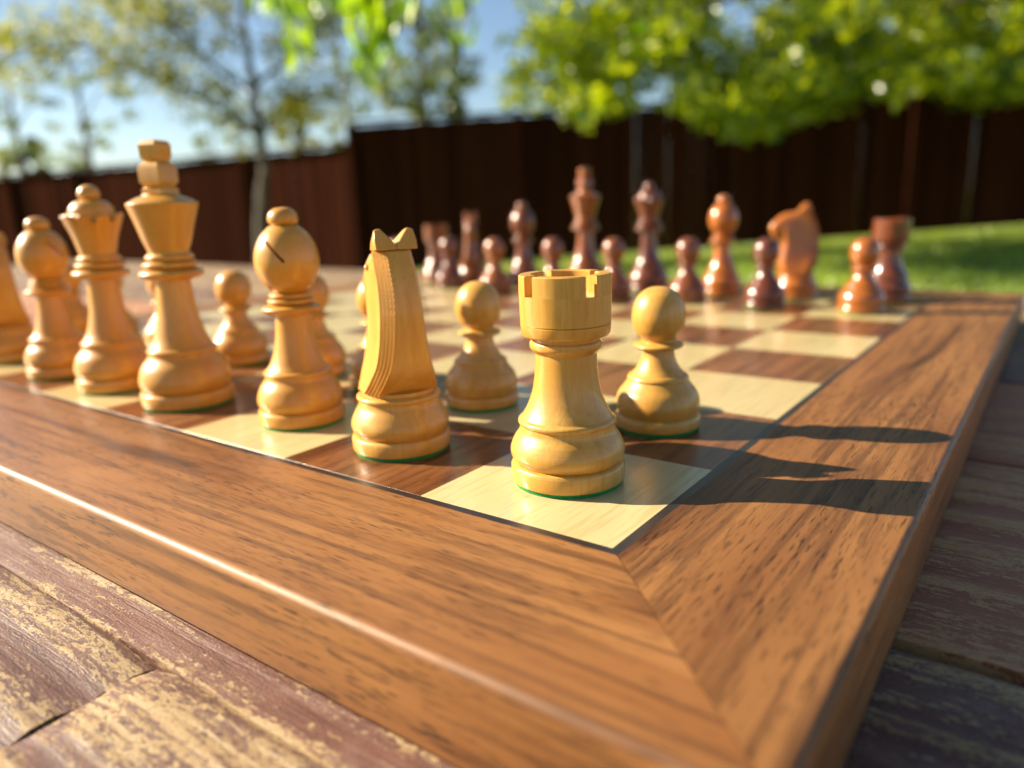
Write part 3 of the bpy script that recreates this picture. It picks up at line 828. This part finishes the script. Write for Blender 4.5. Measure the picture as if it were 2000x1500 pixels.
# trees beyond the fences
def far_tree(px, top, bot, depth, wpx, n, mat, label, kind='round', size=0.16, seed=0, name='background_tree'):
    c0 = at(px, 420, depth); base = np.array([c0[0], c0[1], GZ - 0.1])
    zt = at(px, top, depth)[2]; zb = at(px, bot, depth)[2]; wr = wpx / FPX * depth / 2
    limbs = [(wob([base, base + np.array([0.05, 0, (zt - base[2]) * .5]), np.array([base[0], base[1], zt - 0.2])], 4, 0.03), 0.02 * (zt - base[2]) + 0.03, 0.02)]
    pts = []
    K = max(10, n // 40)
    for _ in range(K):
        t = rng.uniform(0, 1)
        if kind == 'cone': r = wr * (1 - t) + 0.05
        else: r = wr * math.sqrt(max(0.03, 1 - (2 * t - 1) ** 2)) * 1.05
        a = rng.uniform(0, 6.283); rr = r * math.sqrt(rng.uniform(0, 1))
        p = np.array([base[0] + rr * math.cos(a), base[1] + rr * math.sin(a), zb + (zt - zb) * t])
        pts.append(cluster(p, max(0.22, wr * 0.2), 40))
        if rng.uniform() < 0.25:
            limbs.append((wob([np.array([base[0], base[1], max(base[2] + .5, p[2] - 0.35 * wr - .2)]), (p + np.array([base[0], base[1], p[2]])) / 2, p], 3, 0.03), 0.035, 0.01))
    return tree(name, label, tuple(base), limbs, np.concatenate(pts), size, mat, 0.2, 0.6, 'trees beyond the fences')
far_tree(838, -60, 250, 19, 240, 3600, MAT_LEAF_PALE, 'greyish green tree rising behind the corner of the fence', size=0.17)
far_tree(905, 90, 250, 26, 90, 700, MAT_NEEDLE, 'dark conifer beside the greyish green tree', 'cone', 0.2, name='conifer_tree')
far_tree(600, 205, 320, 21, 120, 1300, MAT_LEAF_OLIVE, 'low yellowish green tree showing right of the slender trunk', size=0.15)
far_tree(690, 110, 300, 27, 110, 800, MAT_LEAF_PALE, 'thin pale tree left of the fence corner', size=0.18)
far_tree(88, 275, 360, 30, 70, 900, MAT_NEEDLE, 'small dark conifer over the far left fence', 'cone', 0.2, name='conifer_tree')
far_tree(20, 295, 380, 28, 110, 900, MAT_LEAF_OLIVE, 'low brownish green tree at the far left edge', size=0.17)
far_tree(190, 120, 345, 24, 190, 760, MAT_LEAF_PALE, 'wispy pale tree over the left fence, behind the pale queen', size=0.17)
far_tree(60, 60, 330, 22, 200, 700, MAT_LEAF_PALE, 'wispy pale tree at the left edge above the fence', size=0.17)
far_tree(430, 215, 320, 26, 110, 420, MAT_LEAF_PALE, 'thin pale tree left of the slender trunk', size=0.17)
far_tree(1310, 60, 260, 21, 170, 1700, MAT_NEEDLE, 'dark conifer glimpsed through the bright broadleaf crown', 'cone', 0.2, name='conifer_tree')
far_tree(1080, 130, 260, 22, 150, 900, MAT_LEAF_PALE, 'pale tree in the sky gap above the dark fence', size=0.16)
far_tree(1620, -60, 240, 18, 360, 2600, MAT_LEAF_OLIVE, 'olive tree behind the right fence', size=0.18)
far_tree(1930, -80, 230, 17, 320, 2400, MAT_LEAF_OLIVE, 'olive tree behind the far right of the fence', size=0.18)

# ------------------------------------------------------------------ grass blades on the near lawn
N = 26000
dd = rng.uniform(1.6, 11.0, N); ll = dd * rng.uniform(-0.35, 0.85, N)
keep = dd < 11.0 - 0.25 * ll
dd, ll = dd[keep], ll[keep]; N = len(dd)
P = CAM[None, :] * np.array([1, 1, 0]) + ll[:, None] * RH + dd[:, None] * FH
P[:, 2] = [ground_z(a, b) for a, b in zip(ll, dd)]
yaw = rng.uniform(0, 6.283, N); hgt = rng.uniform(0.03, 0.075, N); wd = 0.006
dx = np.stack([np.cos(yaw), np.sin(yaw), np.zeros(N)], 1) * wd
tip = P + np.stack([rng.normal(size=N) * 0.02, rng.normal(size=N) * 0.02, hgt], 1)
V = np.stack([P - dx, P + dx, tip], 1).reshape(-1, 3)
me = bpy.data.meshes.new('grass'); me.vertices.add(len(V)); me.vertices.foreach_set('co', V.ravel().astype(np.float32))
me.loops.add(N * 3); me.loops.foreach_set('vertex_index', np.arange(N * 3, dtype=np.int32))
me.polygons.add(N); me.polygons.foreach_set('loop_start', np.arange(0, N * 3, 3, dtype=np.int32))
me.update(calc_edges=True); me.materials.append(MAT_GRASS)
tag(link('grass', me), 'mown green grass growing between the table and the fence', 'grass', kind='stuff')
